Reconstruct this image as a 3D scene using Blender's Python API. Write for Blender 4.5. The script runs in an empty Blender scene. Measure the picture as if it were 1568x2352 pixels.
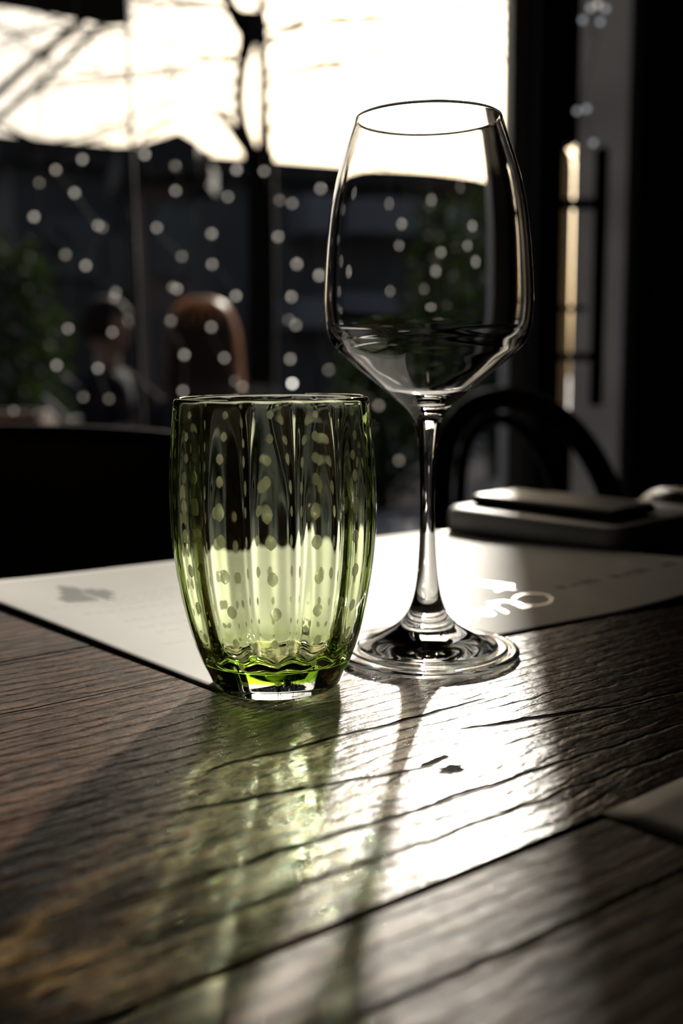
import bpy, bmesh, math, random
from mathutils import Vector, Matrix
import numpy as np

# ------------------------------------------------------------------ camera, sky, sun, exposure
TZ = 0.75                                   # height of the table top
CAM_H = 0.128                               # lens above the table top
FPX, PITCH, ROLL = 2330.1, 0.1475, 0.0109   # focal length in px of the 1568 x 2352 frame
CX, CY = 784.0, 1176.0
sc = bpy.context.scene
col = sc.collection
_F = Vector((0, math.cos(PITCH), -math.sin(PITCH)))
_R0, _U0 = Vector((1, 0, 0)), Vector((0, math.sin(PITCH), math.cos(PITCH)))
_R = _R0 * math.cos(ROLL) - _U0 * math.sin(ROLL)
_U = _U0 * math.cos(ROLL) + _R0 * math.sin(ROLL)
EYE = Vector((0, 0, TZ + CAM_H))
cam = bpy.data.cameras.new('camera')
cam.sensor_fit = 'VERTICAL'; cam.sensor_height = 36.0
cam.lens = 36.0 * FPX / 2352.0
cam.clip_start = 0.01; cam.clip_end = 500
cam.dof.use_dof = True
cam.dof.focus_distance = 0.385
cam.dof.aperture_fstop = cam.lens / 6.0     # about 6 mm of iris
cam.dof.aperture_blades = 0
camo = bpy.data.objects.new('camera', cam); col.objects.link(camo)
m4 = Matrix.Identity(4)
for i in range(3):
    m4[i][0], m4[i][1], m4[i][2], m4[i][3] = _R[i], _U[i], -_F[i], EYE[i]
camo.matrix_world = m4
sc.camera = camo

SUN_AZ, SUN_EL = math.radians(9.2), math.radians(22.6)
world = bpy.data.worlds.new('sky'); sc.world = world
world.use_nodes = True
wn = world.node_tree; wn.nodes.clear()
wo = wn.nodes.new('ShaderNodeOutputWorld'); wb = wn.nodes.new('ShaderNodeBackground')
ws = wn.nodes.new('ShaderNodeTexSky'); ws.sky_type = 'NISHITA'
ws.sun_disc = False; ws.sun_elevation = SUN_EL; ws.sun_rotation = SUN_AZ
ws.altitude = 0; ws.air_density = 1.0; ws.dust_density = 5.0; ws.ozone_density = 1.0
wmix = wn.nodes.new('ShaderNodeMix'); wmix.data_type = 'RGBA'
wmix.inputs[0].default_value = 0.10
wmix.inputs[7].default_value = (6.0, 6.1, 6.2, 1)      # thin bright haze evenly over the sky
wn.links.new(ws.outputs[0], wmix.inputs[6])
wb.inputs[1].default_value = 0.11
wn.links.new(wmix.outputs[2], wb.inputs[0]); wn.links.new(wb.outputs[0], wo.inputs[0])

sunl = bpy.data.lights.new('sun', 'SUN')
sunl.energy = 10.5; sunl.angle = math.radians(2.0); sunl.color = (1.0, 0.93, 0.82)
suno = bpy.data.objects.new('sun', sunl); col.objects.link(suno)
_sd = Vector((math.sin(SUN_AZ) * math.cos(SUN_EL), math.cos(SUN_AZ) * math.cos(SUN_EL), math.sin(SUN_EL)))
suno.rotation_euler = _sd.to_track_quat('Z', 'Y').to_euler()
suno.location = (3, 18, 9)

sc.view_settings.view_transform = 'Standard'; sc.view_settings.look = 'None'
sc.view_settings.gamma = 1.0; sc.view_settings.use_curve_mapping = False
sc.view_settings.exposure = 0.0
cy = sc.cycles
cy.max_bounces = 18; cy.transmission_bounces = 16; cy.glossy_bounces = 8; cy.diffuse_bounces = 6
cy.transparent_max_bounces = 24; cy.volume_bounces = 0
cy.caustics_refractive = True; cy.caustics_reflective = True
cy.blur_glossy = 0.0; cy.sample_clamp_indirect = 0.0
cy.use_denoising = True; cy.adaptive_threshold = 0.02
cy.use_guiding = True; cy.guiding_training_samples = 48; cy.use_surface_guiding = True; cy.surface_guiding_probability = 0.7   # finds the sun through the glasses

# ------------------------------------------------------------------ helpers
def ray(px, py):
    return _F + _R * ((px - CX) / FPX) - _U * ((py - CY) / FPX)
def at(px, py, Y):
    d = ray(px, py); return EYE + d * (Y / d.y)
def at_z(px, py, z):
    d = ray(px, py); return EYE + d * ((z - EYE.z) / d.z)

def setp(o, label=None, cat=None, group=None, kind=None):
    if label: o['label'] = label
    if cat: o['category'] = cat
    if group: o['group'] = group
    if kind: o['kind'] = kind
    return o
def empty(name, loc=(0, 0, 0), rz=0.0, **k):
    o = bpy.data.objects.new(name, None); col.objects.link(o)
    o.empty_display_size = 0.05
    o.location = loc; o.rotation_euler = (0, 0, rz)
    return setp(o, **k)
def add_obj(name, me, mat=None, parent=None, smooth=True, **k):
    if mat is not None and not me.materials: me.materials.append(mat)
    if smooth: me.shade_smooth()
    o = bpy.data.objects.new(name, me); col.objects.link(o)
    if parent is not None: o.parent = parent
    return setp(o, **k)
def from_bm(name, bm, mat=None, parent=None, smooth=False, recalc=True, **k):
    if recalc: bmesh.ops.recalc_face_normals(bm, faces=bm.faces)
    me = bpy.data.meshes.new(name); bm.to_mesh(me); bm.free()
    return add_obj(name, me, mat, parent, smooth, **k)
def from_py(name, vs, fs, mat=None, parent=None, smooth=False, **k):
    me = bpy.data.meshes.new(name); me.from_pydata([tuple(v) for v in vs], [], fs); me.update()
    return add_obj(name, me, mat, parent, smooth, **k)
def bm_box(bm, lo, hi, bev=0.0, M=None):
    r = bmesh.ops.create_cube(bm, size=1.0)
    vs = r['verts']
    for v in vs:
        v.co = Vector([lo[i] + (v.co[i] + 0.5) * (hi[i] - lo[i]) for i in range(3)])
    if bev > 0:
        es = list({e for v in vs for e in v.link_edges})
        r2 = bmesh.ops.bevel(bm, geom=es, offset=bev, segments=2, profile=0.5, affect='EDGES')
        vs = list({v for f in r2['faces'] for v in f.verts} | {v for v in vs if v.is_valid})
    if M is not None:
        seen = set()
        st = [v for v in vs if v.is_valid]
        for v in st:
            if v in seen: continue
            seen.add(v); v.co = M @ v.co
def box(name, lo, hi, mat, parent=None, bev=0.0, M=None, **k):
    bm = bmesh.new(); bm_box(bm, lo, hi, bev)
    if M is not None: bmesh.ops.transform(bm, matrix=M, verts=bm.verts)
    return from_bm(name, bm, mat, parent, **k)
def spline(pts, n=8):
    """Catmull-Rom through the points."""
    P = [Vector(p) for p in pts]; out = []
    for i in range(len(P) - 1):
        a = P[max(i - 1, 0)]; b = P[i]; c = P[i + 1]; d = P[min(i + 2, len(P) - 1)]
        for j in range(n):
            t = j / n
            out.append(0.5 * ((2 * b) + (c - a) * t + (2 * a - 5 * b + 4 * c - d) * t * t + (-a + 3 * b - 3 * c + d) * t ** 3))
    out.append(P[-1]); return out
def tube_geo(pts, rad, seg=8, caps=True):
    """vertices, faces of a tube; rad a number or one per point"""
    P = [Vector(p) for p in pts]; n = len(P)
    rs = rad if isinstance(rad, (list, tuple)) else [rad] * n
    vs, fs = [], []
    up = None
    for i in range(n):
        t = (P[min(i + 1, n - 1)] - P[max(i - 1, 0)]).normalized()
        if up is None:
            up = Vector((0, 0, 1)) if abs(t.z) < 0.9 else Vector((1, 0, 0))
        x = t.cross(up).normalized(); up = x.cross(t).normalized()
        for k in range(seg):
            a = 2 * math.pi * k / seg
            vs.append(P[i] + (x * math.cos(a) + up * math.sin(a)) * rs[i])
    for i in range(n - 1):
        for k in range(seg):
            a, b = i * seg + k, i * seg + (k + 1) % seg
            fs.append((a, b, b + seg, a + seg))
    if caps:
        fs.append(tuple(reversed(range(seg)))); fs.append(tuple(range((n - 1) * seg, n * seg)))
    return vs, fs
def tube(name, pts, rad, mat, parent=None, seg=8, **k):
    v, f = tube_geo(pts, rad, seg)
    return from_py(name, v, f, mat, parent, True, **k)
def join_geo(parts):
    V, Fc = [], []
    for v, f in parts:
        o = len(V); V += list(v); Fc += [tuple(i + o for i in q) for q in f]
    return V, Fc

# node helpers ----------------------------------------------------------------
def mat_new(name):
    m = bpy.data.materials.new(name); m.use_nodes = True
    nt = m.node_tree; nt.nodes.clear()
    out = nt.nodes.new('ShaderNodeOutputMaterial')
    return m, nt, out
def N(nt, t, **kw):
    n = nt.nodes.new(t)
    for k, v in kw.items():
        if k in ('inp',):
            for kk, vv in v.items():
                if isinstance(vv, bpy.types.NodeSocket): nt.links.new(vv, n.inputs[kk])
                else: n.inputs[kk].default_value = vv
        else: setattr(n, k, v)
    return n
def MATH(nt, op, a, b=None, c=None, clamp=False):
    n = nt.nodes.new('ShaderNodeMath'); n.operation = op; n.use_clamp = clamp
    for i, x in enumerate((a, b, c)):
        if x is None: continue
        if isinstance(x, bpy.types.NodeSocket): nt.links.new(x, n.inputs[i])
        else: n.inputs[i].default_value = x
    return n.outputs[0]
def pbsdf(name, color, rough=0.5, metal=0.0, spec=0.5, noise=None, bump=None, coat=0.0, sheen=0.0, emit=None, trans=0.0):
    """Principled material; noise=(scale, amount) varies the colour, bump=(scale, strength, distance)"""
    m, nt, out = mat_new(name)
    b = N(nt, 'ShaderNodeBsdfPrincipled')
    b.inputs['Base Color'].default_value = (*color, 1); b.inputs['Roughness'].default_value = rough
    b.inputs['Metallic'].default_value = metal; b.inputs['Specular IOR Level'].default_value = spec
    b.inputs['Coat Weight'].default_value = coat
    b.inputs['Sheen Weight'].default_value = sheen
    if emit:
        b.inputs['Emission Color'].default_value = (*emit[0], 1); b.inputs['Emission Strength'].default_value = emit[1]
    tc = N(nt, 'ShaderNodeTexCoord')
    if noise:
        nz = N(nt, 'ShaderNodeTexNoise', inp={'Vector': tc.outputs['Object'], 'Scale': noise[0], 'Detail': 4.0})
        mx = N(nt, 'ShaderNodeMix', data_type='RGBA')
        nt.links.new(nz.outputs[0], mx.inputs[0])
        mx.inputs[6].default_value = (*[c * (1 - noise[1]) for c in color], 1)
        mx.inputs[7].default_value = (*[min(1, c * (1 + noise[1])) for c in color], 1)
        nt.links.new(mx.outputs[2], b.inputs['Base Color'])
    if bump:
        nb = N(nt, 'ShaderNodeTexNoise', inp={'Vector': tc.outputs['Object'], 'Scale': bump[0], 'Detail': 3.0})
        bp = N(nt, 'ShaderNodeBump', inp={'Height': nb.outputs[0], 'Strength': bump[1], 'Distance': bump[2]})
        nt.links.new(bp.outputs[0], b.inputs['Normal'])
    if trans:
        tr = N(nt, 'ShaderNodeBsdfTranslucent', inp={'Color': (*color, 1)})
        ms = N(nt, 'ShaderNodeMixShader', inp={0: trans, 1: b.outputs[0], 2: tr.outputs[0]})
        nt.links.new(ms.outputs[0], out.inputs[0])
    else:
        nt.links.new(b.outputs[0], out.inputs[0])
    return m

# ------------------------------------------------------------------ materials
def make_wood():
    m, nt, out = mat_new('brushed_dark_wood')
    tc = N(nt, 'ShaderNodeTexCoord')
    sep = N(nt, 'ShaderNodeSeparateXYZ', inp={0: tc.outputs['Object']})
    u, v = sep.outputs[0], sep.outputs[1]
    oi = N(nt, 'ShaderNodeObjectInfo')
    off = MATH(nt, 'MULTIPLY', oi.outputs['Random'], 7.3)
    # slow wander of the grain along the plank
    cu = N(nt, 'ShaderNodeCombineXYZ', inp={0: MATH(nt, 'MULTIPLY', u, 2.6), 1: MATH(nt, 'MULTIPLY', v, 4.0), 2: off})
    wz = N(nt, 'ShaderNodeTexNoise', inp={'Vector': cu.outputs[0], 'Scale': 1.0, 'Detail': 2.0})
    wander = MATH(nt, 'MULTIPLY', MATH(nt, 'SUBTRACT', wz.outputs[0], 0.5), 0.022)
    # the grain bends round the knot
    ku, kv = 0.2057, 0.2280
    du = MATH(nt, 'DIVIDE', MATH(nt, 'SUBTRACT', u, ku), 0.035)
    dv = MATH(nt, 'SUBTRACT', v, kv)
    ga = MATH(nt, 'EXPONENT', MATH(nt, 'MULTIPLY', MATH(nt, 'MULTIPLY', du, du), -1.0))
    dvn = MATH(nt, 'DIVIDE', dv, 0.016)
    kb = MATH(nt, 'DIVIDE', dv, MATH(nt, 'ADD', MATH(nt, 'MULTIPLY', dvn, dvn), 1.0))
    bend = MATH(nt, 'MULTIPLY', MATH(nt, 'MULTIPLY', kb, ga), -0.75)
    w = MATH(nt, 'ADD', MATH(nt, 'ADD', v, wander), bend)
    # year rings: broad hard ridges, narrow brushed-out grooves
    wv = N(nt, 'ShaderNodeCombineXYZ', inp={0: MATH(nt, 'MULTIPLY', u, 0.35), 1: w, 2: off})
    n1 = N(nt, 'ShaderNodeTexNoise', inp={'Vector': wv.outputs[0], 'Scale': 150.0, 'Detail': 1.5, 'Roughness': 0.55})
    n2 = N(nt, 'ShaderNodeTexNoise', inp={'Vector': wv.outputs[0], 'Scale': 520.0, 'Detail': 2.0, 'Roughness': 0.6})
    ph = MATH(nt, 'MULTIPLY', MATH(nt, 'ADD', w, MATH(nt, 'MULTIPLY', n1.outputs[0], 0.006)), 1.0 / 0.0075)
    fr = MATH(nt, 'FRACT', MATH(nt, 'ADD', ph, off))
    # saw tooth with a steep drop
    t1 = MATH(nt, 'SUBTRACT', 1.0, MATH(nt, 'POWER', MATH(nt, 'ABSOLUTE', MATH(nt, 'SUBTRACT', MATH(nt, 'MULTIPLY', fr, 2.0), 1.0)), 5.0))
    hard = N(nt, 'ShaderNodeMapRange', inp={0: n1.outputs[0], 1: 0.35, 2: 0.62, 3: 0.25, 4: 1.0}).outputs[0]
    rings = MATH(nt, 'MULTIPLY', t1, hard)
    # fine pores, short dashes along the grain
    pv = N(nt, 'ShaderNodeCombineXYZ', inp={0: MATH(nt, 'MULTIPLY', u, 90.0), 1: MATH(nt, 'MULTIPLY', w, 1100.0), 2: off})
    pz = N(nt, 'ShaderNodeTexNoise', inp={'Vector': pv.outputs[0], 'Scale': 1.0, 'Detail': 2.0, 'Roughness': 0.6})
    # lacquer orange peel
    oz = N(nt, 'ShaderNodeTexNoise', inp={'Vector': tc.outputs['Object'], 'Scale': 900.0, 'Detail': 2.0})
    # cracks
    crack = None
    jit = MATH(nt, 'MULTIPLY', MATH(nt, 'SUBTRACT', n2.outputs[0], 0.5), 0.0016)
    cz = N(nt, 'ShaderNodeTexNoise', inp={'Vector': N(nt, 'ShaderNodeCombineXYZ', inp={0: MATH(nt, 'MULTIPLY', u, 55.0), 1: MATH(nt, 'MULTIPLY', v, 25.0)}).outputs[0], 'Scale': 1.0, 'Detail': 3.0})
    jv = MATH(nt, 'MULTIPLY', MATH(nt, 'SUBTRACT', cz.outputs[0], 0.5), 0.006)
    for (u0, v0, u1, v1, wd) in [(0.113, 0.2555, 0.203, 0.2330, 0.0011), (0.145, 0.2740, 0.262, 0.2700, 0.0009), (0.232, 0.2520, 0.300, 0.2330, 0.0014),
                                 (0.300, 0.2330, 0.42, 0.222, 0.0012), (-0.30, 0.2766, 0.112, 0.2752, 0.0012), (-0.2, 0.4300, 0.17, 0.428, 0.0009), (-0.2, 0.369, 0.19, 0.366, 0.0007),
                                 (0.06, 0.2170, 0.30, 0.2080, 0.0009), (0.02, 0.197, 0.38, 0.1935, 0.0008), (0.02, 0.148, 0.30, 0.143, 0.0010), (0.20, 0.2350, 0.213, 0.2372, 0.0016)]:
        tt = MATH(nt, 'DIVIDE', MATH(nt, 'SUBTRACT', u, u0), u1 - u0)
        line = MATH(nt, 'ADD', MATH(nt, 'MULTIPLY', tt, v1 - v0), v0)
        dd = MATH(nt, 'ABSOLUTE', MATH(nt, 'ADD', MATH(nt, 'SUBTRACT', v, line), jv))
        ends = MATH(nt, 'MULTIPLY', MATH(nt, 'MULTIPLY', tt, MATH(nt, 'SUBTRACT', 1.0, tt)), 4.0, clamp=True)
        half = MATH(nt, 'MULTIPLY', MATH(nt, 'POWER', ends, 0.4), wd)
        c = N(nt, 'ShaderNodeMapRange', interpolation_type='SMOOTHSTEP', inp={0: MATH(nt, 'SUBTRACT', dd, half), 1: -0.0006, 2: 0.0005, 3: 1.0, 4: 0.0}).outputs[0]
        c = MATH(nt, 'MULTIPLY', c, MATH(nt, 'GREATER_THAN', ends, 0.0001))
        crack = c if crack is None else MATH(nt, 'MAXIMUM', crack, c)
    # open hole in the knot
    hx = MATH(nt, 'DIVIDE', MATH(nt, 'SUBTRACT', u, 0.2062), 0.0052); hy = MATH(nt, 'DIVIDE', MATH(nt, 'SUBTRACT', v, 0.2275), 0.0036)
    hd = MATH(nt, 'ADD', MATH(nt, 'SQRT', MATH(nt, 'ADD', MATH(nt, 'MULTIPLY', hx, hx), MATH(nt, 'MULTIPLY', hy, hy))),
              MATH(nt, 'MULTIPLY', MATH(nt, 'SUBTRACT', N(nt, 'ShaderNodeTexNoise', inp={'Vector': tc.outputs['Object'], 'Scale': 420.0, 'Detail': 2.0}).outputs[0], 0.5), 1.6))
    hole = N(nt, 'ShaderNodeMapRange', inp={0: hd, 1: 0.55, 2: 1.0, 3: 1.0, 4: 0.0}).outputs[0]
    crack = MATH(nt, 'MAXIMUM', crack, hole)
    # height
    h = MATH(nt, 'ADD', MATH(nt, 'MULTIPLY', rings, 0.55), MATH(nt, 'MULTIPLY', n2.outputs[0], 0.55))
    h = MATH(nt, 'ADD', h, MATH(nt, 'MULTIPLY', pz.outputs[0], 0.16))
    h = MATH(nt, 'ADD', h, MATH(nt, 'MULTIPLY', oz.outputs[0], 0.10))
    h = MATH(nt, 'SUBTRACT', h, MATH(nt, 'MULTIPLY', crack, 2.2))
    bp = N(nt, 'ShaderNodeBump', inp={'Height': h, 'Strength': 1.0, 'Distance': 0.00042})
    # colour
    cr = N(nt, 'ShaderNodeValToRGB', inp={0: MATH(nt, 'ADD', MATH(nt, 'MULTIPLY', n2.outputs[0], 0.6), MATH(nt, 'MULTIPLY', rings, 0.4))})
    e = cr.color_ramp.elements
    e[0].position = 0.25; e[0].color = (0.007, 0.0036, 0.0022, 1)
    e[1].position = 0.8; e[1].color = (0.104, 0.052, 0.028, 1)
    e2 = cr.color_ramp.elements.new(0.5); e2.color = (0.040, 0.019, 0.0105, 1)
    big = N(nt, 'ShaderNodeTexNoise', inp={'Vector': wv.outputs[0], 'Scale': 38.0, 'Detail': 1.0})
    hs = N(nt, 'ShaderNodeHueSaturation', inp={'Color': cr.outputs[0], 'Value': MATH(nt, 'ADD', 0.65, MATH(nt, 'MULTIPLY', big.outputs[0], 0.7)), 'Saturation': 1.0})
    mx = N(nt, 'ShaderNodeMix', data_type='RGBA'); nt.links.new(crack, mx.inputs[0]); nt.links.new(hs.outputs[0], mx.inputs[6])
    mx.inputs[7].default_value = (0.006, 0.004, 0.003, 1)
    ro = MATH(nt, 'ADD', 0.17, MATH(nt, 'MULTIPLY', n2.outputs[0], 0.20))
    wa = N(nt, 'ShaderNodeAttribute', attribute_name='worn'); wa.attribute_type = 'OBJECT'
    ro = MATH(nt, 'ADD', ro, MATH(nt, 'MULTIPLY', wa.outputs['Fac'], 0.25))
    ro = MATH(nt, 'ADD', ro, MATH(nt, 'MULTIPLY', crack, 0.4), clamp=True)
    b = N(nt, 'ShaderNodeBsdfPrincipled', inp={'Base Color': mx.outputs[2], 'Roughness': ro, 'Normal': bp.outputs[0],
          'Specular IOR Level': MATH(nt, 'MULTIPLY', MATH(nt, 'SUBTRACT', 1.0, MATH(nt, 'MULTIPLY', crack, 0.95)), MATH(nt, 'ADD', 0.12, MATH(nt, 'MULTIPLY', rings, 0.14)))})
    nt.links.new(b.outputs[0], out.inputs[0])
    return m
M_WOOD = make_wood()

def make_glass(name, ior=1.5, absorb=None, density=0.0, cap=False):
    m, nt, out = mat_new(name)
    g = N(nt, 'ShaderNodeBsdfGlass', inp={'Color': (1, 1, 1, 1), 'Roughness': 0.0, 'IOR': ior})
    if cap:                                   # faces where coloured and clear glass are fused do not bend light
        a = N(nt, 'ShaderNodeAttribute', attribute_name='fused')
        nt.links.new(MATH(nt, 'SUBTRACT', ior, MATH(nt, 'MULTIPLY', a.outputs['Fac'], ior - 1.0)), g.inputs['IOR'])
    nt.links.new(g.outputs[0], out.inputs[0])
    if absorb:
        va = N(nt, 'ShaderNodeVolumeAbsorption', inp={'Color': (*absorb, 1), 'Density': density})
        nt.links.new(va.outputs[0], out.inputs['Volume'])
    return m
M_CLEAR = make_glass('clear_crystal', 1.5)
M_GREEN = make_glass('green_glass', 1.5, (0.62, 0.78, 0.08), 82.0, cap=True)

def make_pane(name='window_glass', tint=(0.97, 0.98, 0.97)):
    """single sheet of thin glass: straight through plus a Fresnel reflection"""
    m, nt, out = mat_new(name)
    t = N(nt, 'ShaderNodeBsdfTransparent', inp={0: (*tint, 1)}); g = N(nt, 'ShaderNodeBsdfGlossy', inp={'Roughness': 0.0})
    f = N(nt, 'ShaderNodeFresnel', inp={'IOR': 1.5})
    ms = N(nt, 'ShaderNodeMixShader', inp={0: f.outputs[0], 1: t.outputs[0], 2: g.outputs[0]})
    nt.links.new(ms.outputs[0], out.inputs[0]); return m
M_PANE = make_pane()
def make_dot():
    """milky glass: scatters what comes through it"""
    m, nt, out = mat_new('pale_milk_glass')
    tc = N(nt, 'ShaderNodeTexCoord')
    nz = N(nt, 'ShaderNodeTexNoise', inp={'Vector': tc.outputs['Object'], 'Scale': 1.2, 'Detail': 2.0})
    cr = N(nt, 'ShaderNodeMix', data_type='RGBA'); nt.links.new(nz.outputs[0], cr.inputs[0])
    cr.inputs[6].default_value = (0.95, 0.95, 0.84, 1); cr.inputs[7].default_value = (0.99, 0.99, 0.92, 1)
    tr = N(nt, 'ShaderNodeBsdfTranslucent', inp={'Color': cr.outputs[2]})
    rf = N(nt, 'ShaderNodeBsdfRefraction', inp={'Color': cr.outputs[2], 'Roughness': 0.75, 'IOR': 1.03})
    ms = N(nt, 'ShaderNodeMixShader', inp={0: 0.25, 1: tr.outputs[0], 2: rf.outputs[0]})
    nt.links.new(ms.outputs[0], out.inputs[0]); return m
M_DOT = make_dot()
M_PAPER = pbsdf('white_paper', (0.54, 0.53, 0.515), 0.6, spec=0.12, noise=(40, 0.03), bump=(30, 0.15, 0.002))
M_INK = pbsdf('grey_ink', (0.045, 0.05, 0.045), 0.7)
M_INKPALE = pbsdf('pale_grey_ink', (0.42, 0.42, 0.38), 0.7)
M_FOIL = pbsdf('silver_foil', (0.95, 0.92, 0.86), 0.33, metal=1.0)
M_BLACK = pbsdf('black_plastic', (0.016, 0.016, 0.020), 0.42, spec=0.6, noise=(20, 0.2))
M_BLACKMETAL = pbsdf('black_lacquered_steel', (0.008, 0.008, 0.008), 0.4, spec=0.12, noise=(30, 0.2))
M_DARKWALL = pbsdf('charcoal_plaster', (0.030, 0.030, 0.032), 0.85, noise=(6, 0.25), bump=(60, 0.2, 0.002))
M_FLOOR = pbsdf('dark_floor', (0.05, 0.045, 0.042), 0.5, noise=(5, 0.3))
M_CEIL = pbsdf('dark_ceiling', (0.06, 0.058, 0.055), 0.9, noise=(4, 0.15))
M_STEEL = pbsdf('dark_window_steel', (0.018, 0.017, 0.016), 0.75, spec=0.15, noise=(12, 0.2))
M_GREYSTEEL = pbsdf('grey_painted_steel', (0.34, 0.34, 0.34), 0.55, noise=(12, 0.15))
M_LEAF = pbsdf('green_leaf', (0.012, 0.022, 0.004), 0.8, spec=0.1, trans=0.4, noise=(3, 0.4))
M_BARK = pbsdf('dark_bark', (0.008, 0.006, 0.005), 0.95, spec=0.03, noise=(25, 0.4), bump=(60, 0.5, 0.01))
M_GROUND = pbsdf('grey_paving', (0.085, 0.086, 0.098), 0.8, noise=(2, 0.2), bump=(14, 0.3, 0.01))
M_BOOK = pbsdf('pale_grey_cover', (0.42, 0.415, 0.41), 0.45, noise=(60, 0.05), bump=(300, 0.1, 0.0005))
M_PAGES = pbsdf('page_edges', (0.50, 0.49, 0.47), 0.8, noise=(200, 0.1))
M_SCREEN = pbsdf('phone_glass', (0.02, 0.02, 0.021), 0.36, spec=1.0, noise=(20, 0.2))

# ------------------------------------------------------------------ the room and what is outside
FY = 2.0                                    # plane of the glazed front
Z_OUT = -0.20                               # terrace level
XL, XR, YB, ZC = -2.3, 1.35, -2.2, 2.9
XP = at(1160, 500, FY).x                    # left edge of the post beside the door
box('floor', (XL, YB, -0.08), (XR, FY + 0.06, 0.0), M_FLOOR, kind='structure')
box('ceiling', (XL, YB, ZC), (XR, FY + 0.06, ZC + 0.1), M_CEIL, kind='structure')
box('wall_back', (XL, YB - 0.1, -0.08), (XR, YB, ZC + 0.1), M_DARKWALL, kind='structure')
box('wall_left', (XL - 0.1, YB - 0.1, -0.08), (XL, FY + 0.06, ZC + 0.1), M_DARKWALL, kind='structure')
box('wall_right', (XR, YB - 0.1, -0.08), (XR + 0.1, FY + 0.06, ZC + 0.1), M_DARKWALL, kind='structure')
xw = at(1486, 500, FY).x
box('wall_front', (xw, FY - 0.06, 0.0), (XR, FY + 0.06, ZC), M_DARKWALL, kind='structure')
XWL, ZW = -0.86, 1.71                      # glazing's left end and head, drawn in unseen to cut the sky light
box('wall_front', (XL, FY - 0.06, 0.0), (XWL, FY + 0.06, ZC), M_DARKWALL, kind='structure')  # unseen piece, added to narrow the sky light on the table
box('wall_front', (XWL, FY - 0.06, ZW), (xw, FY + 0.06, ZC), M_DARKWALL, kind='structure')  # unseen piece over the glazing, added to keep out high sky light
# window
M_MATT = pbsdf('matt_black_powder_coat', (0.006, 0.006, 0.006), 0.9, spec=0.05, noise=(30, 0.2))
win = setp(empty('window_1', (0, 0, 0)), kind='structure')
XM = at(301, 300, FY).x
box('frame', (XWL, FY - 0.03, 0.0), (XP, FY + 0.03, 0.06), M_STEEL, win, bev=0.004)
box('frame', (XWL, FY - 0.03, ZW - 0.08), (XP, FY + 0.03, ZW), M_STEEL, win, bev=0.004)
box('frame', (XWL, FY - 0.03, 0.06), (XWL + 0.06, FY + 0.03, ZW - 0.08), M_STEEL, win, bev=0.004)
box('mullion', (XM - 0.003, FY - 0.006, 0.06), (XM + 0.003, FY + 0.006, ZW - 0.08), M_MATT, win)
for a, b in ((XWL + 0.06, XM - 0.003), (XM + 0.003, XP)):
    from_py('pane', [(a, FY, 0.06), (b, FY, 0.06), (b, FY, ZW - 0.08), (a, FY, ZW - 0.08)], [(0, 1, 2, 3)], M_PANE, win)
# post between window and door: a grey flange and a black box section
xa, xb, xc = at(1204, 500, FY).x, at(1316, 500, FY).x, at(1446, 500, FY).x
post = setp(empty('trim_1', (0, 0, 0)), kind='structure')
box('flange', (XP, FY - 0.05, 0.0), (xa, FY + 0.05, ZW), M_GREYSTEEL, post, bev=0.003)
box('box_section', (xa, FY - 0.12, 0.0), (at(1262, 500, FY).x, FY + 0.05, ZW), M_STEEL, post, bev=0.003)
# door with a frosted strip, smoked glass and a long pull handle
door = setp(empty('door_1', (0, 0, 0)), kind='structure')
M_FROST = pbsdf('frosted_resin', (0.17, 0.145, 0.11), 0.6, trans=0.8)
M_SMOKE = pbsdf('smoked_glass', (0.030, 0.030, 0.032), 0.25, noise=(3, 0.5), trans=0.45)
x1, x2 = at(1262, 500, FY).x, at(1312, 500, FY).x
zt, zb = at(1286, 335, FY).z, at(1286, 950, FY).z
box('stile', (x1, FY - 0.03, zt), (x2 + 0.004, FY + 0.03, ZW), M_STEEL, door, bev=0.002)
box('stile', (x1, FY - 0.03, 0.0), (x2 + 0.004, FY + 0.03, zb), M_STEEL, door, bev=0.002)
pts = [(x1, zb), (x2, zb), (x2, zt - 0.05)] + [((x1 + x2) / 2 + (x2 - x1) / 2 * math.cos(a), zt - 0.05 + 0.05 * math.sin(a)) for a in [math.pi * i / 12 for i in range(1, 12)]] + [(x1, zt - 0.05)]
n = len(pts)
vs = [(x, FY - 0.004, z) for x, z in pts] + [(x, FY + 0.004, z) for x, z in pts]
from_py('frosted_strip', vs, [tuple(range(n)), tuple(reversed(range(n, 2 * n)))] + [(i, i + n, (i + 1) % n + n, (i + 1) % n) for i in range(n)], M_FROST, door)
from_py('smoked_pane', [(x2 + 0.004, FY, 0.06), (xc, FY, 0.06), (xc, FY, ZW - 0.06), (x2 + 0.004, FY, ZW - 0.06)], [(0, 1, 2, 3)], M_SMOKE, door)
box('stile', (xc, FY - 0.05, 0.0), (xw, FY + 0.05, ZW), M_STEEL, door, bev=0.002)
box('rail', (x2 + 0.004, FY - 0.03, 0.0), (xc, FY + 0.03, 0.06), M_STEEL, door, bev=0.002)
box('rail', (x2 + 0.004, FY - 0.03, ZW - 0.06), (xc, FY + 0.03, ZW), M_STEEL, door, bev=0.002)
hy = FY - 0.10
hz0, hz1 = at(1375, 932, hy).z, at(1375, 340, hy).z
hx0, hx1 = at(1362, 640, hy).x, at(1388, 640, hy).x
hd = box('handle', (hx0, hy - 0.012, hz0), (hx1, hy + 0.012, hz1), M_MATT, door, bev=0.003)
for yy, hh in ((465, 0.009), (820, 0.008), (708, 0.005)):
    z = at(1300, yy, hy).z
    xr = hx1 - 0.004 if yy != 708 else x2 + 0.012
    bmx = bmesh.new()
    bm_box(bmx, (at(1262, 640, hy).x, hy + 0.0125, z - hh), (xr, hy + 0.03, z + hh), 0.002)
    from_bm('standoff', bmx, M_MATT, hd)

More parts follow.
